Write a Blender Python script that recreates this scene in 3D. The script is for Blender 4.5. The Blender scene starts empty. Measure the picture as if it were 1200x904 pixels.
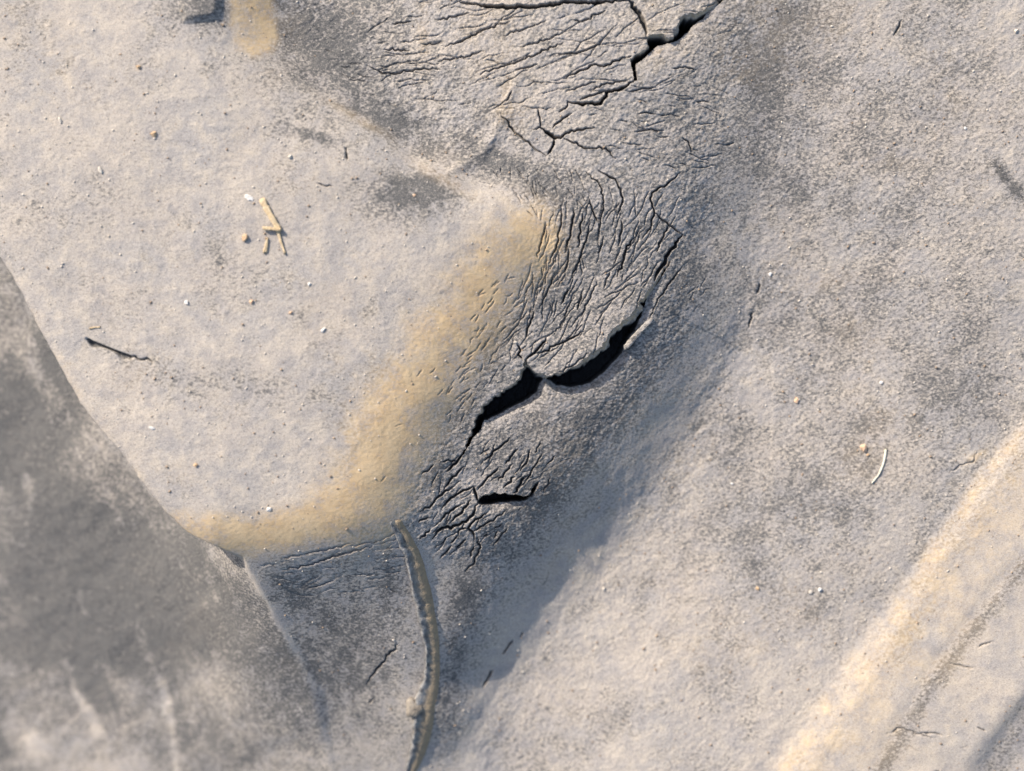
import bpy, math, random
import numpy as np
from mathutils import Vector

S = bpy.context.scene
C = S.collection
random.seed(7)
RNG = np.random.default_rng(11)

# ------------------------------------------------------------------ camera, sky, sun, exposure
U = 0.0002                       # one plan unit = 0.2 mm
CX, CY = 600.0, 452.0            # plan point under the lens
DIST = 1667.0                    # lens to the reference level
ZREF = -40.0                     # reference level
HC = DIST + ZREF                 # lens height

cam_d = bpy.data.cameras.new("camera"); cam = bpy.data.objects.new("camera", cam_d); C.objects.link(cam)
S.camera = cam
cam.location = (0, 0, HC * U)
cam.rotation_euler = (0, 0, 0)
cam_d.sensor_width = 36.0
cam_d.lens = 36.0 * DIST / 1200.0
cam_d.clip_start = 0.01; cam_d.clip_end = 50
cam_d.dof.use_dof = True
cam_d.dof.focus_distance = (HC + 50) * U
cam_d.dof.aperture_fstop = 4.0

SUN_ELEV = math.radians(31)
SUN_AZ = math.atan2(-0.74, 0.67)            # compass angle from +Y towards +X
w = bpy.data.worlds.new("World"); S.world = w; w.use_nodes = True
wn = w.node_tree; bg = wn.nodes["Background"]
sky = wn.nodes.new("ShaderNodeTexSky"); sky.sky_type = 'NISHITA'; sky.sun_disc = False
sky.sun_elevation = SUN_ELEV; sky.sun_rotation = SUN_AZ % (2 * math.pi)
sky.air_density = 1.0; sky.dust_density = 2.0; sky.ozone_density = 0.8
wn.links.new(sky.outputs[0], bg.inputs[0]); bg.inputs[1].default_value = 0.13
sd = bpy.data.lights.new("sun", 'SUN'); sun = bpy.data.objects.new("sun", sd); C.objects.link(sun)
sd.energy = 4.2; sd.angle = math.radians(0.6); sd.color = (1.0, 0.905, 0.79)
sdir = Vector((math.sin(SUN_AZ) * math.cos(SUN_ELEV), math.cos(SUN_AZ) * math.cos(SUN_ELEV), math.sin(SUN_ELEV)))
sun.rotation_euler = sdir.to_track_quat('Z', 'Y').to_euler()
S.view_settings.view_transform = 'Standard'; S.view_settings.look = 'None'
S.view_settings.gamma = 1.0; S.view_settings.use_curve_mapping = False
S.view_settings.exposure = 0.80

# ------------------------------------------------------------------ grid
def axis(stops):
    """stops: list of (start, step) ... last start ends the axis; step varies piecewise"""
    out = []
    for (a, st), (b, _) in zip(stops[:-1], stops[1:]):
        n = max(1, int(round((b - a) / st)))
        out.append(np.linspace(a, b, n, endpoint=False))
    out.append([stops[-1][0]])
    return np.concatenate(out)
XS = axis([(-700, 40), (-160, 8), (-40, 1.35), (420, 0.8), (880, 1.2), (1240, 8), (1360, 40), (1900, 1)])
YS = axis([(-700, 40), (-140, 8), (-30, 0.95), (0, 0.8), (640, 1.25), (940, 8), (1060, 40), (1600, 1)])
NX, NY = len(XS), len(YS)
X, Y = np.meshgrid(XS, YS)
X = X.astype(np.float32); Y = Y.astype(np.float32)
print("grid", NX, NY, NX * NY)

def sstep(a, b, x):
    t = np.clip((x - a) / (b - a), 0, 1); return t * t * (3 - 2 * t)

_tab = {}
def vnoise(x, y, cell, seed):
    """smooth value noise in -1..1"""
    if seed not in _tab: _tab[seed] = np.random.default_rng(seed).uniform(-1, 1, (256, 256)).astype(np.float32)
    T = _tab[seed]
    u = x / cell + 1000.37; v = y / cell + 1000.71
    iu = np.floor(u).astype(np.int32); iv = np.floor(v).astype(np.int32)
    fu = (u - iu).astype(np.float32); fv = (v - iv).astype(np.float32)
    fu = fu * fu * (3 - 2 * fu); fv = fv * fv * (3 - 2 * fv)
    a = T[iv & 255, iu & 255]; b = T[iv & 255, (iu + 1) & 255]
    c = T[(iv + 1) & 255, iu & 255]; d = T[(iv + 1) & 255, (iu + 1) & 255]
    return (a + (b - a) * fu) * (1 - fv) + (c + (d - c) * fu) * fv
def fbm(x, y, cell, octs, seed, gain=0.5):
    r = 0; a = 1; t = 0
    for k in range(octs):
        r = r + a * vnoise(x, y, cell / 2 ** k, seed + k); t += a; a *= gain
    return r / t

# ------------------------------------------------------------------ base relief from surveyed heights
def plan(px, py, z):
    f = (HC - z) / DIST
    return CX + (px - CX) * f, CY + (py - CY) * f

def tps(pts, smooth=2.0):
    p = np.array([plan(*q) for q in pts]); z = np.array([q[2] for q in pts], float)
    n = len(p)
    def K(d): return np.where(d > 1e-6, d * d * np.log(np.maximum(d, 1e-6)), 0)
    D = np.linalg.norm(p[:, None] - p[None], axis=2) / 300
    A = np.zeros((n + 3, n + 3)); A[:n, :n] = K(D) + np.eye(n) * smooth * 1e-3
    A[:n, n] = 1; A[:n, n + 1:] = p / 300; A[n, :n] = 1; A[n + 1:, :n] = (p / 300).T
    s = np.linalg.solve(A, np.concatenate([z, [0, 0, 0]]))
    def ev(x, y):
        sh = np.shape(x); x = np.ravel(x); y = np.ravel(y); out = np.empty(len(x))
        for i in range(0, len(x), 20000):
            xx = x[i:i + 20000]; yy = y[i:i + 20000]
            d = np.hypot(xx[:, None] - p[None, :, 0], yy[:, None] - p[None, :, 1]) / 300
            out[i:i + 20000] = K(d) @ s[:n] + s[n] + s[n + 1] * xx / 300 + s[n + 2] * yy / 300
        return out.reshape(sh)
    return ev

top_pts = [
 # lug face
 (-600,-600,-20),(0,-600,-10),(-600,0,-30),(-250,0,-10),(0,0,-3),(120,0,0),(220,0,1),(100,100,1),(200,130,2),(60,200,0),(0,180,-3),(200,230,3),(300,160,2),(330,300,2),
 (100,300,0),(20,300,-3),(150,400,0),(250,400,2),(300,480,1),(170,520,-2),(230,580,-2),(400,300,1),(400,400,0),(330,560,-1),(480,290,0),(420,230,1),
 # shoulder
 (425,500,-3),(470,400,-3),(540,310,-4),(590,255,-6),(395,560,-3),
 (450,560,-12),(495,470,-13),(545,390,-13),(605,305,-12),
 (500,570,-34),(535,480,-31),(585,400,-27),(640,300,-21),(470,600,-28),
 # lower shoulder and end face
 (250,615,-4),(300,605,-4),(380,585,-4),(300,640,-16),(350,635,-16),(420,615,-17),(300,665,-32),(440,640,-36),
 (360,690,-58),(440,700,-72),(400,800,-130),(450,850,-148),(400,904,-172),(430,1000,-210),(430,1300,-280),(480,760,-100),(500,840,-126),
 # upper notch
 (262,20,0),(272,50,-2),(300,15,-14),(290,-60,-8),(330,20,-26),(350,60,-27),(300,80,-2),(340,115,-2),(400,155,-2),(450,190,-2),(520,225,-3),(560,240,-5),
 (360,90,-17),(420,130,-20),(480,170,-21),(560,210,-19),(400,80,-30),(440,50,-30),(470,110,-29),(530,160,-27),(600,200,-24),(350,-60,-30),(450,-60,-28),
 # cracked web
 (500,60,-25),(550,40,-20),(570,110,-21),(600,60,-17),(620,130,-19),(660,60,-15),(700,110,-18),(740,60,-20),(650,190,-23),(700,190,-24),(760,130,-26),(790,60,-27),(600,-60,-14),(750,-60,-22),
 (690,260,-26),(740,250,-30),(650,360,-33),(700,330,-34),(750,310,-39),(640,420,-37),(680,400,-38),(600,440,-36),(570,460,-34),
 # below the long crack
 (600,510,-46),(650,475,-47),(720,435,-52),(560,560,-50),(560,620,-60),(530,660,-72),(600,580,-58),(640,560,-63),(765,385,-53),(690,500,-62),
 (800,300,-55),(800,200,-40),(840,120,-40),(860,40,-40),(620,620,-80),(580,690,-96),(535,750,-104),(525,830,-129),
 (700,545,-82),(755,460,-72),(850,300,-70),(880,200,-58),(900,100,-50),
 # groove bottom and floor
 (840,385,-83),(782,490,-97),(715,595,-113),(637,695,-130),(565,785,-141),
 (870,410,-96),(812,512,-111),(747,617,-127),(667,717,-142),(592,807,-155),(530,900,-164),(905,280,-76),(940,120,-54),(840,270,-66),
 (902,430,-97),(842,532,-112),(778,637,-128),(698,737,-142),(622,827,-158),(560,915,-167),
 (980,420,-93),(1000,600,-101),(900,600,-113),(830,700,-126),(740,800,-138),(650,900,-159),(1000,220,-62),(1100,320,-66),(1130,120,-48),(1200,400,-72),(1100,480,-84),
 (850,820,-128),(760,904,-142),(1000,20,-46),(1300,300,-56),(1300,0,-34),(1200,560,-86),(1050,700,-107),(950,850,-122),(850,1000,-142),(1000,-100,-40),
 (1200,700,-98),(1200,900,-116),(1100,900,-120),(1500,700,-80),(1800,0,-20),(1800,1000,-130),(1000,1300,-180),(600,1300,-220),(1200,-600,-40),(600,-600,-20),(1800,-600,-20),(1800,1600,-200),(600,1100,-195),
]
low_pts = [
 (-600,-600,-205),(-300,-100,-195),(-100,120,-175),(0,308,-163),(100,480,-167),(200,610,-151),(285,665,-46),(330,730,-82),(375,815,-132),(388,904,-172),(400,1000,-208),
 (240,690,-145),(300,760,-116),(330,850,-160),(200,700,-177),(100,600,-197),(0,450,-201),(100,700,-230),(0,600,-240),(200,800,-227),(300,904,-221),(100,850,-265),(0,760,-273),(200,950,-260),(0,1000,-310),
 (-200,400,-245),(-300,700,-325),(0,1300,-355),(300,1300,-305),(-600,1300,-405),(420,1300,-280),
]
def resample(ev, step=9.0):
    gx = np.arange(-760, 1961, step); gy = np.arange(-760, 1661, step)
    G = ev(*np.meshgrid(gx, gy))
    def wts(a, g):
        f = (a - g[0]) / step; i = np.clip(np.floor(f).astype(int), 1, len(g) - 3); t = f - i
        w4 = np.stack([(-t + 2*t*t - t**3) / 2, (2 - 5*t*t + 3*t**3) / 2, (t + 4*t*t - 3*t**3) / 2, (-t*t + t**3) / 2], 1)
        return i, w4
    ix, wx = wts(XS, gx); iy, wy = wts(YS, gy)
    R = sum(G[:, ix - 1 + k] * wx[:, k] for k in range(4))
    return sum(R[iy - 1 + k] * wy[:, k][:, None] for k in range(4)).astype(np.float32)
ev_top, ev_low = tps(top_pts), tps(low_pts)
ZA = resample(ev_top); ZD = resample(ev_low)

def P(pts, low=False, dz=0.0):
    """photo survey points -> plan points on the base surface"""
    ev = ev_low if low else ev_top
    out = []
    for q in pts:
        z = -40.0
        for _ in range(3):
            x, y = plan(q[0], q[1], z + dz); z = float(ev(np.array([x]), np.array([y]))[0])
        out.append((x, y) + tuple(q[2:]))
    return out

# ------------------------------------------------------------------ distance helpers
def seg_window(pts, pad):
    a = np.array([p[:2] for p in pts])
    x0, y0 = a.min(0) - pad; x1, y1 = a.max(0) + pad
    i0, i1 = np.searchsorted(XS, [x0, x1]); j0, j1 = np.searchsorted(YS, [y0, y1])
    return slice(j0, max(j1, j0 + 1)), slice(i0, max(i1, i0 + 1))
def polydist(x, y, pts):
    """unsigned distance, parameter 0..1 along, signed side (+ = right of travel with y down)"""
    best = np.full(x.shape, 1e9, np.float32); par = np.zeros(x.shape, np.float32); side = np.zeros(x.shape, np.float32)
    L = [0]
    for a, b in zip(pts[:-1], pts[1:]): L.append(L[-1] + math.hypot(b[0]-a[0], b[1]-a[1]))
    for k, (a, b) in enumerate(zip(pts[:-1], pts[1:])):
        dx, dy = b[0]-a[0], b[1]-a[1]; l2 = dx*dx + dy*dy + 1e-9
        t = np.clip(((x-a[0])*dx + (y-a[1])*dy) / l2, 0, 1)
        d = np.hypot(x - a[0] - t*dx, y - a[1] - t*dy)
        m = d < best
        best = np.where(m, d, best)
        par = np.where(m, (L[k] + t*math.sqrt(l2)) / max(L[-1], 1e-6), par)
        side = np.where(m, np.sign(dx*(y-a[1]) - dy*(x-a[0])), side)
    return best, par, side
def inside(x, y, poly):
    r = np.zeros(x.shape, bool); n = len(poly)
    for i in range(n):
        x0, y0 = poly[i][:2]; x1, y1 = poly[(i+1) % n][:2]
        if y0 == y1: continue
        r ^= ((y0 > y) != (y1 > y)) & (x < (x1-x0) * (y-y0) / (y1-y0) + x0)
    return r
def blob(cx, cy, rx, ry, rot=0.0, soft=1.0):
    (cx, cy), = P([(cx, cy)])
    c, s = math.cos(math.radians(rot)), math.sin(math.radians(rot))
    u = ((X-cx)*c + (Y-cy)*s) / rx; v = (-(X-cx)*s + (Y-cy)*c) / ry
    return np.exp(-(u*u + v*v) * soft)
def band(pts, h0, h1, fade, low=False):
    pl = P(pts, low); sl = seg_window(pl, max(h0, h1) + fade + 5); out = np.zeros_like(X)
    d, t, _ = polydist(X[sl], Y[sl], pl); d = d + 6 * WOB[sl]
    hw = h0 + (h1 - h0) * t
    out[sl] = 1 - sstep(hw - fade*0.5, hw + fade, d)
    return out
WOB = fbm(X, Y, 26, 4, 900)
WOB2 = fbm(X, Y, 9, 3, 940)

# ------------------------------------------------------------------ assemble the relief
EDGE = P([(-420,-600),(-150,50),(-60,205)]) + P([(0,306),(22,342),(45,388),(68,430),(90,470),(113,503),(140,532),(158,558),(175,582),(196,606),(215,624),(248,641),(282,656)], dz=0) \
     + P([(330,735),(372,812),(386,904),(400,1010),(430,1600)], low=True)
d, par, side = polydist(X, Y, EDGE)
sd_edge = d * side + 1.4 * WOB2 * (par < 0.6)       # + = right of travel = lower-left side
fold = sstep(0.52, 0.62, par)                          # along the fold the two surfaces meet softly
blend = sstep(-1.5 - 9*fold, 2.5 + 9*fold, sd_edge)
DROP = blend
ZA = ZA - 5.0 * np.exp(-np.maximum(-sd_edge, 0) / 14) * (1 - fold)      # worn rounded edge
Z = ZA * (1 - blend) + ZD * blend

# second lug at the lower right
RFOOT = P([(1700,-60),(1400,250),(1215,468),(1150,545),(1090,628),(1020,728),(950,820),(880,915),(800,1020),(500,1450)])
d, par, side = polydist(X, Y, RFOOT); sd_r = -(d * side) + 3.0 * WOB + 0.6 * WOB2   # + = lower-right side
k = np.clip((Y - 450) / 450, 0, 1)
wd = 22 + 30 * k
rise = 6 + 6 * k
RIDGE = sd_r
Z = Z + rise * sstep(0, 1, sd_r / wd) + 0.10 * np.maximum(sd_r - wd, 0) * (sd_r < 900) * np.exp(-np.maximum(sd_r,0)/260)
# worn lines on the second lug
def groove(pts, wdt, dep, low=False, dz=0.0):
    global Z
    pl = P(pts, low, dz); sl = seg_window(pl, wdt * 4)
    d, t, _ = polydist(X[sl], Y[sl], pl); d = d + 1.5 * WOB[sl]
    Z[sl] -= dep * np.exp(-(d / wdt) ** 2) * np.clip(np.minimum(t, 1 - t) * 6, 0, 1)
groove([(1215,640),(1165,702),(1130,745),(1095,790),(1060,850),(1020,915)], 9, 1.3, dz=30)
groove([(1240,790),(1195,850),(1150,915)], 12, 2.6, dz=30)
Z -= 10 * sstep(0, 60, (X*0.8 + Y*0.6) - (1200*0.8 + 830*0.6)) * (RIDGE > 0)

GL = P([(900,60),(888,170),(880,280),(868,410),(811,512),(746,617),(666,717),(591,807),(522,905),(440,1040)])
d, par, side = polydist(X, Y, GL); d = np.hypot(d, 7)
GV = sstep(0, .22, par) * (X > 300)
Z -= GV * (1 - .9*sstep(.5, .75, par)) * (4.0 * np.exp(-d / 34) + 2.0 * np.exp(-d / 90))
Z += GV * 1.6 * fbm(X*.8 + Y*.55, (Y*.8 - X*.55)*.6, 17, 4, 680, .6) * np.exp(-d / 70)
# creases along the notch, moulding line on the web
groove([(330,72),(380,108),(430,142),(490,180),(560,214),(630,236)], 7, 3.5)
groove([(640,170),(600,130),(560,190),(520,200)], 5, -1.2)
groove([(500,215),(540,195),(575,165),(600,110),(618,60)], 6, -1.6)
groove([(490,30),(494,60),(497,84)], 8, -1.5)

# raised nub moulded on the lug near the top edge
NUBP = [(196,-40),(262,-40),(261.5,4),(261,15),(257,22),(250,25.5),(240,27),(228,28.5),(214,29)]
NUB = P(NUBP)
d, _, _ = polydist(X, Y, NUB + [NUB[0]]); ins = inside(X, Y, NUB); 
nub_in = np.where(ins, d, 0)
Z += np.where(ins, 6.5 * np.clip(d / 8.0, 0, 1) * sstep(198, 256, X + (Y + 20) * 0.25), 0)

# medium and fine relief
lowmask = sstep(-5, 10, sd_edge)
Z += 2.0 * fbm(X, Y, 90, 2, 40) + 0.5 * fbm(X, Y, 26, 2, 60)
Z += lowmask * (3.5 * fbm(X + 0.5*Y, Y, 60, 4, 70))

def zone(poly, fade):
    pl = P(poly); ins = inside(X, Y, pl); d, _, _ = polydist(X, Y, pl + [pl[0]])
    return sstep(-fade, fade, np.where(ins, d, -d) + 8 * WOB)
WEB = zone([(350,-60),(340,40),(420,110),(560,200),(640,245),(620,330),(540,470),(490,560),(470,620),(520,660),(600,660),(680,560),(800,400),(850,200),(900,-60)], 22)
FLOOR = zone([(860,-100),(880,300),(840,420),(720,640),(560,850),(520,1000),(900,1000),(1300,400),(1300,-100)], 30)
LUGTOP = zone([(-200,-100),(270,-100),(280,60),(600,245),(540,350),(420,560),(250,620),(-200,100)], 20)
# directional grain: bumps stretched along the pull of the rubber
ang = math.radians(-38)
ca, sa = math.cos(ang), math.sin(ang)
XR = X*ca + Y*sa; YR = -X*sa + Y*ca
Z += FLOOR * (0.5 * fbm(XR/1.5, YR, 3.2, 2, 100, 0.8) + 0.55 * sstep(330, 40, np.abs(X*0.75 + Y*0.65 - 985)) * np.abs(fbm(XR/1.7, YR, 8, 2, 120)))
Z += LUGTOP * (0.22 * fbm(X, Y, 3.6, 3, 140, 0.8) + 0.45 * np.maximum(fbm(X, Y, 11, 2, 150) - 0.3, 0) * 2)
Z += WEB * (0.8 * fbm(XR/1.5, YR, 3.0, 2, 160, 0.8) + 0.6 * fbm(XR/2, YR, 8, 2, 170))
Z += 0.22 * fbm(X, Y, 2.8, 2, 180)

# ------------------------------------------------------------------ cracks
CRK = np.zeros_like(Z); INNER = np.zeros_like(Z); LIP = np.zeros_like(Z)
def crack(pts, wdt, dep, taper=True, jit=1.0, lip=0.0, wrap=True):
    pl = P(pts) if wrap else pts
    # subdivide with jitter so that the line wanders
    q = [pl[0]]
    for a, b in zip(pl[:-1], pl[1:]):
        n = max(1, int(math.hypot(b[0]-a[0], b[1]-a[1]) / 3.2))
        nx, ny = -(b[1]-a[1]), b[0]-a[0]; l = math.hypot(nx, ny) + 1e-6
        for i in range(1, n + 1):
            t = i / n; o = random.gauss(0, 0.8) * jit if i < n else 0
            q.append((a[0] + (b[0]-a[0])*t + nx/l*o, a[1] + (b[1]-a[1])*t + ny/l*o))
    sl = seg_window(q, wdt * 3 + 9 * (lip > 0) + 2)
    x, y = X[sl], Y[sl]
    d, t, s = polydist(x, y, q)
    e = np.clip(np.minimum(t, 1 - t) * 5, 0.0, 1) if taper else 1.0
    ww = np.maximum(wdt * 0.5 * (0.30 + 0.70*e) * (1 + 0.55 * WOB2[sl]), 0.30)
    prof = 1 - sstep(0.45 * ww, ww + 0.50, d)
    dd = -dep * prof * (0.3 + 0.7*e)
    CRK[sl] = np.minimum(CRK[sl], dd)
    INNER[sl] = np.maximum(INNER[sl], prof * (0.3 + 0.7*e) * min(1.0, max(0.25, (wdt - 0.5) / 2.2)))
    if lip: LIP[sl] = np.maximum(LIP[sl], lip * np.exp(-d / 4.0) * e)

fine = [
 # upper web
 ([(540,3),(575,7),(600,9),(628,8),(665,2),(690,3),(738,0)],4.2,14),
 ([(522,55),(547,45),(573,33),(598,25)],1.8,6),([(563,88),(587,78),(612,70),(630,63),(660,50)],1.7,6),([(603,82),(618,79),(630,75)],1.5,5),
 ([(660,92),(683,82),(695,76),(708,78),(722,71),(740,66)],2.0,8),([(653,63),(677,62),(694,56),(710,45)],1.8,6),([(670,23),(683,25),(710,12)],1.6,6),
 ([(430,77),(445,84),(463,87),(480,83),(497,80),(517,82)],1.6,5),([(450,58),(480,60)],1.5,5),([(460,28),(483,25)],1.5,5),([(510,23),(530,20),(550,15)],1.6,5),
 ([(513,72),(535,69),(557,63),(567,60)],1.5,5),([(493,52),(520,50)],1.3,4),([(610,55),(640,46),(665,36)],1.3,4),([(590,42),(615,34),(640,24)],1.3,4),([(690,105),(715,98),(736,94)],1.4,5),([(663,108),(683,100),(700,96)],1.3,4),
 ([(738,-3),(741,8),(750,15),(755,28),(757,42)],5.0,10),
 ([(744,94),(730,103),(711,108),(708,115),(704,121),(687,121),(672,121),(665,119)],3.2,14),([(711,107),(695,112),(680,117)],1.8,7),
 ([(665,119),(663,127),(655,132)],1.6,6),
 ([(625,152),(632,149),(643,156),(650,162),(660,159),(670,153),(697,150)],2.2,8),([(637,152),(643,156.5),(650,162),(656,160)],4.2,13),([(650,162),(647,173),(642,181)],2.6,9),([(633,150),(633,138),(631,128)],1.7,6),
 ([(660,159),(672,168),(688,174),(710,174),(722,186)],1.6,6),([(648,150),(660,139),(670,133)],2.0,7),
 ([(600,107),(597,112),(593,119)],1.5,5),([(587,133),(600,150),(613,163),(630,177),(640,182)],1.8,6),
 ([(736,108),(752,104),(770,103)],1.5,5),([(748,134),(757,132),(768,134)],1.4,5),([(744,155),(760,152),(778,153)],1.5,5),([(786,81),(800,79),(818,82)],1.6,5),([(800,162),(808,170),(810,178)],1.5,5),([(815,118),(832,120)],1.4,4),
 # arcs over the flap
 ([(701,200),(721,210),(728,222),(730,236),(723,256)],1.9,7),([(687,202),(700,212),(706,223),(708,236),(704,262),(700,283)],1.5,6),([(690,232),(694,246),(700,261)],1.6,6),
 ([(672,244),(671,261),(667,280),(662,297)],2.1,7),([(683,251),(680,268),(677,290)],1.9,7),([(657,241),(658,263),(652,288),(643,309)],1.6,6),([(691,258),(689,275),(684,290),(667,331)],1.5,6),
 ([(667,292),(666,306),(661,319)],1.8,6),([(666,339),(658,356)],2.0,7),([(640,261),(635,280),(630,302)],1.4,5),([(800,275),(785,295),(779,309),(769,322),(767,329)],3.6,13),
 ([(784,263),(776,280),(770,295)],1.9,7),([(798,202),(781,217),(764,226),(763,236),(767,249),(762,268),(753,279)],2.0,7),([(744,278),(734,292),(730,307),(724,324)],2.2,8),
 ([(728,258),(728,273),(725,288)],1.8,6),([(707,283),(701,297)],1.8,6),([(682,343),(677,363)],1.7,6),([(626,365),(620,382),(616,397)],2.0,7),([(606,404),(610,411),(607,416),(613,422)],2.2,8),
 ([(616,422),(626,414),(632,407),(640,396)],2.6,9),([(627,415),(635,413),(649,406),(665,399),(684,389)],2.0,7),([(767,249),(776,258),(790,268),(800,275)],1.7,6),([(650,320),(640,345),(632,362)],1.3,5),
 ([(672,345),(662,372),(650,392)],1.2,4),([(700,330),(690,352),(680,372)],1.2,4),([(715,318),(708,338)],1.3,4),([(655,436),(672,428),(690,414)],1.2,4),
 # right of the long crack
 ([(800,312),(785,332),(770,354),(756,384)],1.6,6),([(543,531),(536,541),(523,553)],2.6,9),([(536,541),(525,539),(517,542)],1.6,6),([(718,452),(735,440),(752,425)],1.2,4),
 # lower crack field
 ([(631,565),(626,574),(618,583)],3.6,10),([(555,570),(558,580),(560,588)],2.6,9),([(560,591),(554,604),(546,612),(534,616),(518,619),(506,632)],2.8,9),([(555,570),(540,577),(526,586),(518,596)],2.5,8),
 ([(531,570),(514,582),(506,592),(492,600)],2.2,7),([(544,547),(528,562),(520,574)],2.0,7),([(540,592),(522,602),(516,612)],2.2,7),([(552,586),(540,602),(528,612)],2.3,8),
 ([(600,512),(584,526),(568,540)],1.9,7),([(608,524),(592,544)],1.6,6),([(584,548),(570,562),(560,574)],2.0,7),([(601,544),(584,564)],1.8,6),([(603,559),(590,572)],1.9,6),
 ([(622,526),(618,540),(610,552)],1.9,7),([(634,516),(626,532)],1.6,6),([(637,530),(624,550),(616,566)],2.0,7),([(616,558),(606,572),(602,578)],2.4,8),([(652,534),(640,546)],1.7,6),
 ([(598,595),(580,608),(554,624)],2.2,7),([(572,600),(552,614),(548,620),(555,626),(555,634)],2.3,8),([(547,619),(538,621),(537,628)],2.0,7),([(546,632),(534,644)],1.9,6),
 ([(536,628),(528,637)],1.8,6),([(523,630),(519,638)],1.7,5),([(529,640),(516,654)],2.0,6),([(590,614),(578,620)],1.8,6),([(596,618),(587,628),(578,640)],1.9,6),([(584,622),(578,632)],1.7,5),
 ([(572,626),(566,630)],1.7,5),([(559,630),(563,642),(556,658),(545,670)],1.9,6),([(555,640),(551,654)],1.7,5),([(504,620),(492,632)],2.0,6),([(502,606),(490,612)],1.9,6),([(508,545),(494,556)],1.6,5),
 ([(620,590),(606,600)],1.5,5),([(645,560),(637,576)],1.4,5),
 # end face, floor, second lug
 ([(330,668),(362,662),(398,650),(436,640)],1.4,4),([(345,652),(380,645),(410,637)],1.2,3),([(330,655),(352,651)],1.2,3),([(360,690),(392,680)],1.2,3),([(430,802),(440,787),(452,772),(467,755)],2.2,5),([(432,825),(438,818)],1.5,3),
 ([(878,385),(880,376),(884,366)],2.0,5),([(888,344),(890,338),(891,331)],2.2,4),([(589,767),(595,759),(601,750)],2.2,5),([(566,806),(569,800),(574,792),(578,786)],2.6,5),([(610,747),(613,741)],1.5,4),
 ([(1047,42),(1052,34),(1057,23)],1.6,4),([(405,172),(406,180),(407,188)],2.0,5),([(372,215),(390,219)],1.3,3),([(1112,555),(1125,545),(1140,542),(1146,530)],1.2,2),
 ([(1035,858),(1048,850),(1063,853),(1090,862)],1.2,3),([(1075,855),(1100,858)],1.5,3),([(1070,905),(1100,900)],1.0,3),
 ([(1110,775),(1135,780)],1.3,3),([(1140,848),(1150,853)],1.4,3),([(1140,755),(1160,750)],1.2,3),
]
for pts, wdt, dep in fine: crack(pts, wdt, dep, lip=0.9 if dep > 5 else 0.4)

# finer random crazing, traced through a direction field
def craze(poly, count, field, l0, l1, w0, w1, dep):
    xs = [p[0] for p in poly]; ys = [p[1] for p in poly]; made = 0
    while made < count:
        px, py = random.uniform(min(xs), max(xs)), random.uniform(min(ys), max(ys))
        if not inside(np.array([px]), np.array([py]), poly)[0]: continue
        made += 1
        L = random.uniform(l0, l1); pts = [(px, py)]; wob = random.gauss(0, 0.22)
        for _ in range(max(2, int(L / 5))):
            a = field(px, py) + wob + random.gauss(0, 0.2)
            px += math.cos(a) * 5; py += math.sin(a) * 5; pts.append((px, py))
        crack(pts, random.uniform(w0, w1), dep * random.uniform(0.6, 1.2), jit=0.5)
R = math.radians
craze([(430,0),(860,0),(820,120),(660,110),(560,150),(430,95)], 105, lambda x, y: R(-15), 14, 70, 0.45, 0.95, 2.2)
craze([(680,100),(860,90),(850,200),(700,195)], 40, lambda x, y: R(4), 10, 36, 0.5, 1.0, 2.2)
craze([(350,10),(440,10),(480,140),(420,120)], 20, lambda x, y: R(10), 8, 26, 0.5, 0.9, 1.8)
craze([(560,195),(680,190),(690,240),(620,250)], 40, lambda x, y: R(62), 8, 22, 0.5, 0.9, 1.8)
def fld(x, y): return R(97 + 33 * min(max((y - 220) / 190, 0), 1.1) + 14 * min(max((x - 690) / 80, -1), 1))
craze([(625,235),(720,215),(800,225),(785,300),(745,350),(680,410),(630,420),(600,400),(620,320)], 130, fld, 14, 50, 0.5, 1.0, 2.4)
craze([(570,330),(625,300),(612,410),(560,470),(530,520),(515,480)], 70, lambda x, y: R(128), 4, 12, 0.5, 0.8, 1.6)
craze([(500,560),(560,530),(660,490),(690,510),(640,570),(580,640),(500,665)], 70, lambda x, y: R(-46), 10, 32, 0.6, 1.1, 2.6)
craze([(560,520),(700,450),(790,400),(800,330),(830,330),(760,470),(640,540)], 60, lambda x, y: R(-48), 6, 22, 0.5, 0.9, 1.6)
craze([(420,540),(540,360),(600,300),(610,350),(520,480),(460,600)], 16, lambda x, y: R(-46), 3, 8, 0.5, 0.9, 1.4)
craze([(290,655),(455,632),(465,690),(330,700)], 30, lambda x, y: R(-9), 12, 44, 0.6, 1.1, 1.6)
craze([(1040,800),(1200,720),(1200,900),(1040,900)], 7, lambda x, y: R(6), 8, 30, 0.5, .9, 1.0)

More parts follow.
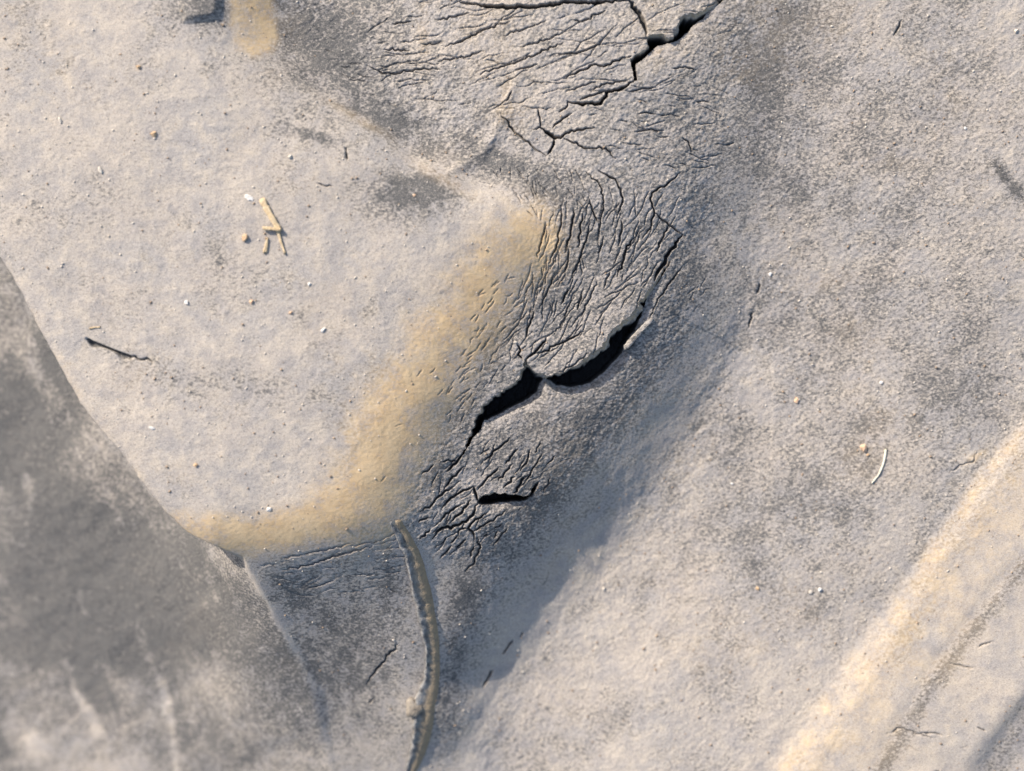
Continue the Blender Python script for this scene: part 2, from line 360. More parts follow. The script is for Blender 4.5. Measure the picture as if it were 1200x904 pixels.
# the gaping cracks: own outline, sloped dusty upper wall, bevelled lower wall, deep floor
GAPE = np.zeros(Z.shape, np.int8); OCHRE_WALL = np.zeros_like(Z)
def rough(pts, amp=0.8, step=4.0):
    q = [pts[0]]
    for a, b in zip(pts[:-1], pts[1:]):
        n = max(1, int(math.hypot(b[0]-a[0], b[1]-a[1]) / step))
        nx, ny = -(b[1]-a[1]), b[0]-a[0]; l = math.hypot(nx, ny) + 1e-6
        for i in range(1, n + 1):
            t = i / n; o = random.gauss(0, amp) if i < n else random.gauss(0, amp*0.3)
            q.append((a[0] + (b[0]-a[0])*t + nx/l*o, a[1] + (b[1]-a[1])*t + ny/l*o))
    return q
def gape(idx, up, lo, depth, wall_u, wall_l, bevel, lip):
    up = rough(P(up), 1.1, 3.0); lo = rough(P(lo), 0.6)
    poly = up + lo[::-1]
    sl = seg_window(poly, 130); x, y = X[sl], Y[sl]
    ins = inside(x, y, poly)
    du, tu, _ = polydist(x, y, up); dl, tl, _ = polydist(x, y, lo)
    # wall heights: a short visible shelf on the upper side, then straight down
    wu = wall_u * np.clip(0.25 + 1.5*np.exp(-((tu - .24) / .17) ** 2) + 1.3 * WOB2[sl], 0.05, 2.6) + 0.01
    a = 5.0 * sstep(0, 1, du / wu) + depth * sstep(wu, wu + 3.2, du)
    b = depth * sstep(-0.5, wall_l, dl) + bevel * 1.9
    zz = -np.minimum(a, b) + 7.0 * np.abs(fbm(x + 0.15*y, y*0.25, 5.0, 3, 333)) * sstep(wu, wu + 4, du)
    CRK[sl] = np.where(ins, np.minimum(CRK[sl], zz), CRK[sl])
    # outside: raised upper lip, lower edge rolled into the crack
    outl = (~ins) & (dl < du)
    endf = np.clip(np.minimum(tl, 1 - tl) * 4 - .2, 0, 1)
    CRK[sl] = np.where(outl, np.minimum(CRK[sl], -(bevel * np.exp(-(dl / 6.5) ** 2) + bevel * .9 * np.exp(-(dl / 70))) * endf), CRK[sl])
    outu = (~ins) & (du <= dl)
    LIP[sl] = np.where(outu, np.maximum(LIP[sl], lip * np.exp(-(du / 26) ** 1.5) * np.clip(np.minimum(tu, 1-tu)*3 - .18, 0, 1)), LIP[sl])
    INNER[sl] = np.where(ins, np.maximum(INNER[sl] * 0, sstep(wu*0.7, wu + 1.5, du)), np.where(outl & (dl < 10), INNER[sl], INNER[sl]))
    OCHRE_WALL[sl] = np.where(ins, 1 - sstep(wu*0.6, wu + 2, du), OCHRE_WALL[sl])
    GAPE[sl] = np.where(ins, idx, GAPE[sl])
    return poly
main_u = [(785,305),(776,318),(769,329),(766,334),(753,351),(740,369),(727,380),(717,388),(711,399),(702,408),(693,416),(677,429),(664,435),(653,438),(640,441),(630,438),(621,430),(616,421),(613,427),(608,444),(597,453),(580,464),(568,474),(563,484),(555,494),(553,508),(547,519),(542,532)]
main_l = [(786,307),(778,320),(771,332),(763,344),(757,353),(753,367),(748,380),(733,404),(730,413),(720,424),(707,438),(693,448),(682,452),(670,454),(653,452),(645,446),(638,443),(633,449),(630,459),(613,471),(597,478),(580,488),(567,493),(564,503),(552,517),(543,533)]
gape(1, main_u, main_l, 62, 3.4, 5.0, 8.0, 6.0)
gape(2, [(559,589),(562,584),(566,580),(576,578),(586,579),(598,580),(610,581),(617,581.5),(622,578),(627,571)],
        [(560,590),(564,592),(570,592),(584,590),(598,588.5),(610,588),(616,586.5),(622,581),(628,573)], 48, 0.8, 2.5, 4.0, 1.0)
gape(3, [(850,-12),(838,3),(829,9),(817,16),(808,16),(802,18),(796,26),(792,33),(789,44),(780,44),(771,41),(765,41),(759,44),(759,52),(750,62),(739,70),(740,78),(742,87),(743,94)],
        [(862,-12),(846,2),(834,11),(820,23),(810,31),(807,37),(793,47),(782,50),(771,53),(760,63),(752,70),(745,75),(745,82),(746,87),(747,95)], 60, 2.6, 3.0, 2.5, 2.2)
# nick in the lug face near its left edge
NICK = P([(100,396),(109,401),(120,405.5),(131,410),(142,414),(151,417)])
sl = seg_window(NICK, 24); d, t, s = polydist(X[sl], Y[sl], NICK)
wn_ = 2.0 + 5.5*np.exp(-((t-0.22)/0.13)**2) + 7.0*np.exp(-((t-0.9)/0.14)**2)
prof = np.where(s > 0, 1 - sstep(0.3, 1, d / wn_), 1 - sstep(0.4, 1.6, d)) * np.clip(t*9, 0, 1) * (d < 20)
CRK[sl] = np.minimum(CRK[sl], -6.5 * prof); NICKM = np.zeros_like(Z); NICKM[sl] = prof
crack([(150,417),(158,418),(165,422),(172,420),(178,424),(177,429)], 2.4, 3)
Z = Z + LIP + CRK


# ------------------------------------------------------------------ wear, dust and painted shade masks
# ochre dust caught on the rolled edges
tan = np.zeros_like(Z)
for pts, h0, h1, f, a in [
    ([(415,592),(445,545),(470,490),(502,430),(540,375),(580,325),(618,280)], 28, 18, 66, .98),
    ([(425,575),(450,530),(480,470),(525,395)], 18, 20, 40, 0.3),
    ([(215,622),(260,628),(310,628),(370,612),(430,596)], 12, 22, 28, 0.9),
    ([(288,-60),(291,-10),(298,25),(300,44)], 22, 20, 18, .85),
    ([(0,318),(45,400),(90,480),(150,560),(205,615)], 8, 12, 22, 0.28)]:
    tan = np.maximum(tan, a * band(pts, h0, h1, f))
LEFT_OF_NOTCH = sstep(268, 280, X + 3*WOB2)
tan *= np.where(Y < 70, LEFT_OF_NOTCH, 1)
tan = np.maximum(tan, (0.42 + .2*WOB) * np.exp(-((RIDGE - 0.5*wd) / (0.30*wd + 4)) ** 2))
tan = np.maximum(tan, 0.38 * sstep(0, 30, RIDGE) * np.exp(-np.maximum(RIDGE-40, 0) / 110))
tan = np.maximum(tan, 0.16 * np.clip(fbm(X, Y, 120, 3, 300) * 2.2, 0, 1))
tan = tan * np.clip(.92 + .55*fbm(X, Y, 34, 4, 660) + .35*WOB2, .2, 1.15)
tan = np.maximum(tan, 0.45 * OCHRE_WALL)
for cx, cy, rx, ry, ro, a in [(497,40,9,40,0,.35),(600,130,26,26,0,.3),(590,115,10,25,20,.35),(770,60,18,8,-15,.3),(1145,535,16,6,-35,.45),(162,80,5,4,0,.5),(970,330,60,14,-5,.2),(1050,190,50,18,0,.15),(520,210,70,10,28,.3),(420,140,60,8,30,.3)]:
    tan = np.maximum(tan, a * blob(cx, cy, rx, ry, ro))
tan *= (1 - DROP * (1 - fold))
# exposed dark rubber where the dust is rubbed or washed off, plus painted shade
bare_shade = np.zeros_like(Z)
for cx, cy, rx, ry, ro, a in [
    (484,230,34,22,-8,.95),(478,218,18,12,0,.4),(360,158,32,7,14,.55),(345,150,18,5,20,.4),(330,115,8,3,35,.5),(386,62,55,75,-20,.95),(360,20,38,50,0,.7),(430,20,60,50,0,.45),(420,112,60,22,30,.6),
    (470,140,70,28,33,.6),(560,190,60,20,25,.55),(640,215,50,25,15,.65),(600,215,40,14,20,.3),(560,130,50,40,0,.25),(640,30,120,40,0,.1),(740,120,60,50,0,.12),(800,140,50,70,10,.3),
    (820,330,55,70,30,.45),(850,250,60,60,0,.35),(870,60,70,90,20,.30),(780,430,60,45,-45,.45),(690,510,95,40,-40,.50),(640,580,60,45,-45,.55),(560,680,40,75,25,.55),(545,740,28,90,12,.7),(525,830,20,80,8,.65),  # paints in the fillet slope's shade and the shadow beside the fin
    (600,660,60,50,-50,.35),(700,570,60,36,-50,.3),(580,400,25,60,38,.5),(540,480,22,50,35,.45),(510,560,22,30,0,.4),(700,290,70,70,0,.28),(650,350,60,60,0,.25),(610,520,60,40,-30,.35),
    (400,740,80,70,0,.55),(440,830,60,80,0,.5),(370,680,60,25,-8,.35),(1175,206,30,6,52,.8),(1190,222,16,9,40,.6),(960,110,70,60,0,.2),(930,180,60,60,0,.2),(1000,370,90,60,20,.12),(1090,380,60,60,0,.15),(930,650,60,70,20,.14),  # end face entries paint its shade into the colour
    (720,760,60,40,0,.05),(1120,430,60,50,0,.12),(270,320,160,60,20,.12),(290,460,120,30,10,.16),(238,8,34,26,0,1.0),(890,50,80,90,10,.45),(960,130,60,60,0,.25),(870,180,50,70,0,.4),(390,780,60,110,0,.5),(330,700,40,60,0,.3),(310,100,30,8,33,.3)]:
    bare_shade = np.maximum(bare_shade, a * blob(cx, cy, rx, ry, ro))
bare_shade = 0.8 * bare_shade + (0.20 + 0.16 * sstep(120, 300, Y)) * WEB  # web base tone paints in shade of its slope away from the sun
MOT = fbm(X, Y, 70, 4, 610); MOT2 = fbm(XR/1.5, YR, 22, 4, 640)
bare_shade += FLOOR * np.clip(0.29 - 0.22 * sstep(560, 900, Y) - .08*sstep(1050,1200,X) + 0.30 * MOT + 0.22 * MOT2, 0, .6)
bare_shade += LUGTOP * np.clip(0.02 + 0.22 * MOT + 0.20 * MOT2, 0, .4)
for cx, cy, rx, ry, ro, a in [(484,229,40,23,-6,1.3),(478,240,20,8,10,.5),(360,158,36,7,14,.8),(1178,208,30,7,52,1.2),(1192,224,18,10,45,.9),(380,50,40,60,-20,.35),(640,225,40,18,15,.3),(400,770,75,100,8,.72),(350,700,50,40,30,.6),(450,700,30,60,10,.6),(455,135,80,24,33,.9),(585,192,65,18,25,.85),(385,50,55,70,-20,.95),(350,10,40,40,0,.6),(930,60,110,90,0,.30),(900,200,70,90,0,.34),(990,130,60,60,0,.24),(700,180,60,30,10,.35),(640,60,70,30,-12,.3),(520,90,50,40,-15,.4),(655,320,40,60,20,.35),(430,110,40,30,0,.4),(880,60,60,90,10,.38),(620,620,60,40,-45,.4),(545,700,24,60,15,.7),(530,790,16,80,8,.7),(820,310,40,60,25,.45),(580,395,22,50,38,.55),(530,490,18,40,35,.5)]:  # again with painted shade on end face, slope and beside the fin
    bare_shade = np.maximum(bare_shade, a * blob(cx, cy, rx, ry, ro, .7) * (1 + .6*WOB2 + .4*WOB))
bare_shade = np.maximum(bare_shade, NICKM * 0.9)
def strip(pts, h, f, a, low=False):
    global bare_shade
    bare_shade = np.maximum(bare_shade, a * band(pts, h, h, f, low))
strip([(120,408),(150,425),(200,440),(270,455),(320,462)], 3, 10, .35)
strip([(1210,645),(1165,702),(1130,745),(1095,790),(1060,850),(1020,915)], 3, 14, .65)
strip([(1240,790),(1195,850),(1150,915)], 8, 24, .5)
flank = sstep(-2, 6, sd_edge) * (1 - 0.4*fold)
blot = .6*fbm(X*0.9 - Y*0.45, (Y*0.9 + X*0.45)*.30, 46, 5, 500, 0.6) + .5*fbm(X, Y, 110, 4, 520)
bare_shade = bare_shade * (1 - flank) + flank * np.maximum(.85*blob(335,835,48,95,-12,.8) + .5*blob(255,900,60,40,0,.8), np.clip(0.76 + 1.5 * blot + 0.06*np.exp(-np.maximum(sd_edge,0)/45), 0.50, 1.0))
for cx, cy, rx, ry, ro, a in [(140,700,120,60,40,.45),(190,750,45,70,0,.45),(60,650,70,50,0,.35),(40,760,50,60,0,.3),(120,860,120,50,0,.3)]:
    bare_shade += a * blob(cx, cy, rx, ry, ro) * flank
for cx, cy, rx, ry, ro, a in [(245,815,30,50,-20,.5),(150,620,60,30,0,.35),(105,650,40,25,0,.3),(205,700,20,40,-20,.3),(95,820,10,36,-25,.3),(200,840,8,50,-12,.25),(110,540,60,24,40,.3),(230,660,30,12,30,.2),(2,902,14,18,-40,1.0)]:
    bare_shade -= a * blob(cx, cy, rx, ry, ro) * flank
for pts, h, a in [([(188,800),(196,830),(203,870),(208,910)],2,.55),([(78,775),(90,812),(104,838),(114,856)],4,.6),([(92,690),(100,720)],5,.5),([(30,560),(36,600),(28,640)],4,.35),([(160,730),(172,765)],5,.4),([(287,662),(318,712),(345,762),(366,806)],2,.45),([(150,600),(145,632),(132,650)],2,-.4),([(240,660),(252,700)],4,.4),([(120,640),(150,700)],3,.3)]:
    bare_shade -= a * band(pts, h, h, 8, low=True) * sstep(-14, 2, sd_edge)
bare_shade = np.clip(bare_shade + 0.10 * fbm(X, Y, 40, 4, 560), 0, 1)
INNER = np.clip(INNER, 0, 1)

# ------------------------------------------------------------------ materials
def new_mat(name):
    m = bpy.data.materials.new(name); m.use_nodes = True
    nt = m.node_tree; b = nt.nodes["Principled BSDF"]
    return m, nt, b
class NT:
    def __init__(s, nt): s.nt = nt
    def n(s, t, **k):
        o = s.nt.nodes.new(t)
        for a, v in k.items(): setattr(o, a, v)
        return o
    def put(s, sock, v):
        if hasattr(v, 'node'): s.nt.links.new(v, sock)
        else: sock.default_value = v
    def math(s, op, a, b=0.0, c=0.0, clamp=False):
        o = s.n("ShaderNodeMath", operation=op, use_clamp=clamp)
        for i, v in enumerate((a, b, c)): s.put(o.inputs[i], v)
        return o.outputs[0]
    def mix(s, f, a, b):
        o = s.n("ShaderNodeMix", data_type='RGBA')
        s.put(o.inputs[0], f); s.put(o.inputs[6], a); s.put(o.inputs[7], b)
        return o.outputs[2]
    def noise(s, vec, scale, detail=4, rough=0.55, lac=2.0):
        o = s.n("ShaderNodeTexNoise"); s.put(o.inputs["Vector"], vec); o.inputs["Scale"].default_value = scale
        o.inputs["Detail"].default_value = detail; o.inputs["Roughness"].default_value = rough
        return o.outputs[0]
    def ramp(s, v, a, b):
        o = s.n("ShaderNodeMapRange", interpolation_type='SMOOTHSTEP'); s.put(o.inputs[0], v)
        o.inputs[1].default_value = a; o.inputs[2].default_value = b
        return o.outputs[0]
    def attr(s, name): return s.n("ShaderNodeAttribute", attribute_name=name).outputs["Fac"]

def rgb(r, g, b): return (r, g, b, 1)
mat, nt, bs = new_mat("weathered_rubber"); q = NT(nt)
co = q.n("ShaderNodeTexCoord").outputs["Object"]
mp = q.n("ShaderNodeMapping"); mp.inputs["Rotation"].default_value = (0, 0, math.radians(-38)); mp.inputs["Scale"].default_value = (.68, 1, 1)
nt.links.new(co, mp.inputs[0]); ca_ = mp.outputs[0]
n_big = q.noise(co, 60, 4); n_mid = q.noise(co, 260, 5, 0.6); n_fine = q.noise(ca_, 1800, 4, 0.72); n_grain = q.noise(ca_, 3800, 3, 0.75)
a_bare_shade, a_tan, a_in = q.attr("bare_shade"), q.attr("tan"), q.attr("inner")
dust = q.mix(q.ramp(n_big, .36, .66), rgb(.376, .332, .290), rgb(.322, .299, .282))
dust = q.mix(q.ramp(n_mid, .42, .72), dust, rgb(.445, .389, .325))
dust = q.mix(q.math('MULTIPLY', q.ramp(n_mid, .48, .30), .8), dust, rgb(.275, .255, .245))
rub = q.mix(q.ramp(n_mid, .3, .7), rgb(.045, .047, .050), rgb(.088, .087, .087))
n_spk = q.noise(co, 5200, 2, .6)
# exposed-rubber and painted-shade mask broken up by grain
bm = q.math('ADD', q.math('MULTIPLY', a_bare_shade, 1.05), q.math('MULTIPLY', q.math('SUBTRACT', n_fine, .5), 3.4))
bm = q.math('ADD', bm, q.math('MULTIPLY', q.math('SUBTRACT', n_mid, .5), 1.5))
bm = q.math('MULTIPLY', q.ramp(bm, 0.03, .95), q.ramp(a_bare_shade, 0.0, .14))
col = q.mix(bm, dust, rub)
# fine dark and pale specks
col = q.mix(q.math('MULTIPLY', q.ramp(n_grain, .52, .64), .60), col, rgb(.13, .122, .118))
col = q.mix(q.math('MULTIPLY', q.ramp(n_grain, .42, .32), .45), col, rgb(.56, .52, .47))
col = q.mix(q.math('MULTIPLY', q.ramp(n_spk, .56, .68), .45), col, rgb(.10, .095, .09))
col = q.mix(q.math('MULTIPLY', q.ramp(n_spk, .42, .32), .40), col, rgb(.58, .52, .44))
tm = q.math('ADD', q.math('MULTIPLY', a_tan, 1.1), q.math('MULTIPLY', q.math('SUBTRACT', q.math('ADD', n_fine, n_mid), 1.0), q.math('MULTIPLY', a_tan, 2.2)))
tm = q.ramp(tm, .0, 1.15)
ochre = q.mix(q.ramp(n_mid, .3, .7), rgb(.445, .305, .155), rgb(.50, .375, .225))
col = q.mix(q.math('MULTIPLY', tm, .92), col, ochre)
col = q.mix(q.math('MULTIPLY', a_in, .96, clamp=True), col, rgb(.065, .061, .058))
nt.links.new(col, bs.inputs["Base Color"])
bs.inputs["Roughness"].default_value = 0.82
bs.inputs["Specular IOR Level"].default_value = 0.32
bp = q.n("ShaderNodeBump"); bp.inputs["Strength"].default_value = 0.38; bp.inputs["Distance"].default_value = 0.00022
hh = q.math('ADD', q.math('MULTIPLY', n_fine, 1.0), q.math('ADD', q.math('MULTIPLY', n_grain, .7), q.math('MULTIPLY', n_spk, .45)))
nt.links.new(hh, bp.inputs["Height"]); nt.links.new(bp.outputs[0], bs.inputs["Normal"])

def simple(name, c1, c2, scale, rough=.8, bump=0.0001):
    m, nt, b = new_mat(name); q = NT(nt)
    co = q.n("ShaderNodeTexCoord").outputs["Object"]
    n = q.noise(co, scale, 4, .6)
    nt.links.new(q.mix(q.ramp(n, .3, .7), rgb(*c1), rgb(*c2)), b.inputs["Base Color"])
    b.inputs["Roughness"].default_value = rough
    bp = q.n("ShaderNodeBump"); bp.inputs["Strength"].default_value = .5; bp.inputs["Distance"].default_value = bump
    nt.links.new(n, bp.inputs["Height"]); nt.links.new(bp.outputs[0], b.inputs["Normal"])
    return m
M_straw = simple("dry_straw", (.42, .31, .18), (.60, .48, .31), 1500)
M_fibre = simple("pale_fibre", (.66, .62, .48), (.80, .77, .64), 1500)
M_tanst = simple("tan_stone", (.38, .25, .14), (.50, .36, .23), 1200)
M_peach = simple("peach_stone", (.50, .31, .19), (.58, .42, .29), 1200)
M_white = simple("white_chip", (.50, .47, .43), (.72, .69, .65), 1200)
M_pale = simple("pale_grit", (.40, .35, .29), (.58, .53, .46), 1500)
M_brown = simple("brown_grit", (.16, .12, .09), (.34, .25, .17), 1500)
M_rubgrey = simple("grey_rubber_edge", (.20, .205, .21), (.42, .41, .40), 700, .7)

# ------------------------------------------------------------------ cut the surface into its parts
def thing(name, label, cat, loc=(0, 0, 0), group=None):
    o = bpy.data.objects.new(name, None); C.objects.link(o); o.location = loc; o.empty_display_size = 0.01
    o["label"] = label; o["category"] = cat
    if group: o["group"] = group
    return o
tyre = thing("tyre", "old grey weathered rubber tyre tread with deep cracks and ochre dust on its lug edges", "tyre")

Fx = (X[:-1, :-1] + X[1:, 1:]) * .5; Fy = (Y[:-1, :-1] + Y[1:, 1:]) * .5
lab = np.zeros(Fx.shape, np.int8)                                  # 0 groove floor
lab[inside(Fx, Fy, P([(900,-720),(880,60),(850,200),(840,310),(800,410),(710,530),(640,610),(560,690),(500,750),(470,690),(440,600),(490,560),(640,250),(560,225),(430,145),(330,70),(290,40),(270,-720)]))] = 1       # cracked web
lab[inside(Fx, Fy, P([(-900,-900),(268,-720),(270,10),(288,52),(340,95),(440,165),(560,232),(630,255),(600,320),(540,405),(500,490),(470,560),(455,606),(440,612),(380,628),(285,652),(120,700),(-900,800)]))] = 2   # lug
lab[inside(Fx, Fy, P([(285,652),(380,628),(440,612),(455,606),(470,680),(500,750),(508,800),(500,850),(490,910),(480,1100),(480,1700),(200,1700),(200,700)]))] = 3  # end face
c4 = lambda A: (A[:-1, :-1] + A[1:, :-1] + A[:-1, 1:] + A[1:, 1:]) * .25
lab[c4(sd_edge) > 0.6] = 4                                         # flank
lab[(c4(RIDGE) > 0)] = 5                                           # second lug
lab[inside(Fx, Fy, NUB)] = 6                                       # nub
g4 = np.maximum(np.maximum(GAPE[:-1, :-1], GAPE[1:, 1:]), np.maximum(GAPE[1:, :-1], GAPE[:-1, 1:]))
for k in (1, 2, 3): lab[g4 == k] = 10 + k
# flat index
V = np.stack([(X - CX) * U, -(Y - CY) * U, Z * U], -1).reshape(-1, 3).astype(np.float32)
idx = np.arange(NX * NY, dtype=np.int32).reshape(NY, NX)
Q = np.stack([idx[:-1, :-1], idx[1:, :-1], idx[1:, 1:], idx[:-1, 1:]], -1)
att = {"bare_shade": bare_shade.reshape(-1), "tan": np.clip(tan, 0, 1).reshape(-1), "inner": INNER.reshape(-1)}
def cut(code, name, parent, label=None):
    f = Q[lab == code].reshape(-1, 4)
    used = np.zeros(NX * NY, bool); used[f.ravel()] = True
    remap = np.cumsum(used).astype(np.int32) - 1
    vv = V[used]; ff = remap[f]
    me = bpy.data.meshes.new(name)
    me.vertices.add(len(vv)); me.vertices.foreach_set("co", vv.ravel())
    me.loops.add(ff.size); me.loops.foreach_set("vertex_index", ff.ravel())
    me.polygons.add(len(ff)); me.polygons.foreach_set("loop_start", np.arange(0, ff.size, 4, dtype=np.int32))
    me.polygons.foreach_set("use_smooth", np.ones(len(ff), bool))
    for k, v in att.items():
        a = me.attributes.new(k, 'FLOAT', 'POINT'); a.data.foreach_set("value", np.ascontiguousarray(v[used], dtype=np.float32))
    me.materials.append(mat); me.update(calc_edges=True)
    o = bpy.data.objects.new(name, me); C.objects.link(o); o.parent = parent
    if label: o["label"] = label
    return o
cut(0, "groove_floor", tyre, "pale gritty floor of the groove between the two lugs")
web = cut(1, "cracked_web", tyre, "grey crazed rubber web sloping from the lug into the groove")
lug = cut(2, "tread_lug", tyre, "broad pale dusty lug face with ochre rolled edge")
end = cut(3, "lug_end_face", tyre, "shaded blue-grey end face below the lug")
cut(4, "lug_flank", tyre, "mottled dark grey flank dropping away at the lower left")
cut(5, "tread_bar", tyre, "second tread bar with a bright ochre edge at the lower right")
cut(6, "moulded_nub", lug, "small dark moulded nub at the top edge")
cut(11, "crack", web, "long gaping black crack across the middle")
cut(12, "crack", web, "short black slit below the long crack")
cut(13, "crack", web, "stepped open crack at the top")

# ------------------------------------------------------------------ small pieces
def hz(x, y):
    i = min(max(np.searchsorted(XS, x) - 1, 0), NX - 2); j = min(max(np.searchsorted(YS, y) - 1, 0), NY - 2)
    tx = (x - XS[i]) / (XS[i+1] - XS[i]); ty = (y - YS[j]) / (YS[j+1] - YS[j])
    return float((Z[j, i]*(1-tx) + Z[j, i+1]*tx)*(1-ty) + (Z[j+1, i]*(1-tx) + Z[j+1, i+1]*tx)*ty)
def W(x, y, z): return ((x - CX) * U, -(y - CY) * U, z * U)
def mesh_obj(name, verts, faces, m, parent=None, origin=None, smooth=True):
    if origin: verts = [(v[0]-origin[0], v[1]-origin[1], v[2]-origin[2]) for v in verts]
    me = bpy.data.meshes.new(name); me.from_pydata(verts, [], faces); me.materials.append(m); me.update()
    if smooth: me.polygons.foreach_set("use_smooth", [True] * len(me.polygons))
    o = bpy.data.objects.new(name, me); C.objects.link(o)
    if origin: o.location = origin
    if parent: o.parent = parent
    return o
def lofted(name, rings, m, parent=None, origin=None, smooth=True):
    n = len(rings[0]); vs = [v for r in rings for v in r]; fs = []
    for k in range(len(rings) - 1):
        for i in range(n):
            a = k*n + i; b = k*n + (i+1) % n
            fs.append((a, b, b + n, a + n))
    fs.append(tuple(range(n))[::-1]); fs.append(tuple(range((len(rings)-1)*n, len(rings)*n)))
    return mesh_obj(name, vs, fs, m, parent, origin, smooth)

# moulding flash: a thin fin left by the mould, leaning over the corner below the lug
LFT = [(455,612),(461,625),(467,637),(473,650),(477,664),(480,678),(482,691),(486,705),(489,718),(491,732),(493,745),(498,757),(499,765),(498,780),(496,795),(491,806),(488,815),(486,830),(485,842),(484,860),(481,876),(478,890),(475,905),(471,925)]
RGT = [(466,609),(477,626),(487,644),(493,660),(497,677),(501,690),(504,704),(506,718),(509,734),(511,751),(511.5,765),(512,778),(511.5,792),(511,802),(509,815),(506,829),(505,842),(503,855),(500,868),(496,880),(492,890),(487,900),(480,912),(473,930)]
lp = rough(P(LFT), 0.9, 4); rp = P([(a + 3.5, b) for a, b in RGT])
def lerp_path(path, t):
    L = [0]
    for a, b in zip(path[:-1], path[1:]): L.append(L[-1] + math.hypot(b[0]-a[0], b[1]-a[1]))
    s = t * L[-1]; k = min(max(int(np.searchsorted(L, s)) - 1, 0), len(path) - 2)
    f = (s - L[k]) / max(L[k+1] - L[k], 1e-6)
    return path[k][0] + (path[k+1][0]-path[k][0])*f, path[k][1] + (path[k+1][1]-path[k][1])*f
rings = []; NS = 110
for i in range(NS + 1):
    t = i / NS; lx, ly = lerp_path(lp, t); rx, ry = lerp_path(rp, t)
    g = min(1, t * 3.2 + .12) * min(1, (1 - t) * 5 + .1)
    h = (8.5 + 2.2 * math.sin(t * 9) + random.gauss(0, .8)) * g
    tw = 0.24 + 0.07 * math.sin(t * 23) + random.gauss(0, .04)          # width of the flat crest
    def at(f, dz):
        x, y = lx + (rx - lx)*f, ly + (ry - ly)*f
        return (x, y, dz)
    zl, zr = hz(lx + 2, ly), hz(rx, ry)
    zc = max(zl, zr - 2) + h * .75
    sec = [(.12, min(zl, zc) - 8), (.02, zc - 2.2), (.06, zc - .4), (.16, zc + random.gauss(0, .5)), (tw, zc - .9), (tw + .12, zc - 3.2), (.60, zc*.70 + zr*.30 + random.gauss(0, .55)), (.85, zc*.38 + zr*.62 + random.gauss(0, .4)), (1.02, zr - .3), (1.06, zr - 6)]
    rings.append([W(*at(f, z)) for f, z in sec])
fin = lofted("moulding_flash", rings, M_rubgrey, tyre)
fin["label"] = "thin ragged moulding fin running down the corner below the lug"
# its own dusty rubber: ochre on the sheltered face
m2, nt2, b2 = new_mat("flash_rubber"); q2 = NT(nt2)
co2 = q2.n("ShaderNodeTexCoord").outputs["Object"]; nn = q2.noise(co2, 500, 5, .6); nn2 = q2.noise(co2, 1800, 3, .6)
fa = q2.attr("tan")
c2_ = q2.mix(q2.ramp(nn, .3, .7), rgb(.09, .09, .092), rgb(.30, .29, .275))
c2_ = q2.mix(q2.math('MULTIPLY', fa, q2.ramp(nn, .15, .5)), c2_, q2.mix(nn2, rgb(.20, .152, .10), rgb(.36, .285, .19)))
nt2.links.new(c2_, b2.inputs["Base Color"]); b2.inputs["Roughness"].default_value = .95; b2.inputs["Specular IOR Level"].default_value = .15
bp2 = q2.n("ShaderNodeBump"); bp2.inputs["Strength"].default_value = .6; bp2.inputs["Distance"].default_value = .0005
nt2.links.new(nn2, bp2.inputs["Height"]); nt2.links.new(bp2.outputs[0], b2.inputs["Normal"])
fin.data.materials[0] = m2
a = fin.data.attributes.new("tan", 'FLOAT', 'POINT')
a.data.foreach_set("value", np.array([[0, 0, 0, 0, 0, .35, .9, 1, .9, .7]] * (NS + 1), np.float32).ravel())

# curled lump half-way down the fin
(cx_, cy_), = P([(485, 829)])
zl_ = hz(cx_ - 4, cy_) + 3; ol = []
for k in range(18):
    t = k * math.tau / 18
    rr = 1 + .14*math.sin(3*t + 1) + random.gauss(0, .09)
    ol.append((cx_ + 10*rr*math.cos(t) + 1.5*math.sin(t), cy_ + 12*rr*math.sin(t)))
def slab(name, outline, zlift, thick, m, parent, bulge=1.5):
    n = len(outline); mx = sum(p[0] for p in outline)/n; my = sum(p[1] for p in outline)/n
    rg = []
    for f, dz in ((.96, -thick), (1.0, -thick*.5), (1.0, 0), (.88, bulge*.6), (.55, bulge), (.15, bulge*1.1)):
        rg.append([W(mx + (p[0]-mx)*f, my + (p[1]-my)*f, zlift + dz + random.gauss(0, .18)) for p in outline])
    return lofted(name, rg, m, parent)
curl = slab("curled_tip", ol, zl_ + 3, 12, m2, fin, 2.6)
a = curl.data.attributes.new("tan", 'FLOAT', 'POINT'); a.data.foreach_set("value", np.full(len(curl.data.vertices), .5, np.float32))

# loose rubber flake lying along the lower edge of the long crack
FL = P([(731,405),(736,399),(743,391),(750,384),(757,377),(764,372),(766,375),(760,382),(752,391),(745,399),(739,406),(735,410),(732,410)])
zf = hz(*P([(758, 396)])[0])
fl = slab("loose_flake", rough(FL + [FL[0]], .5, 3)[:-1], zf + 6, 9, mat, web)
for k, v in (("bare_shade", .34), ("tan", .08), ("inner", 0.)):
    a = fl.data.attributes.new(k, 'FLOAT', 'POINT'); a.data.foreach_set("value", np.full(len(fl.data.vertices), v, np.float32))
fl["label"] = "loose rubber flake on the lower lip of the long crack"

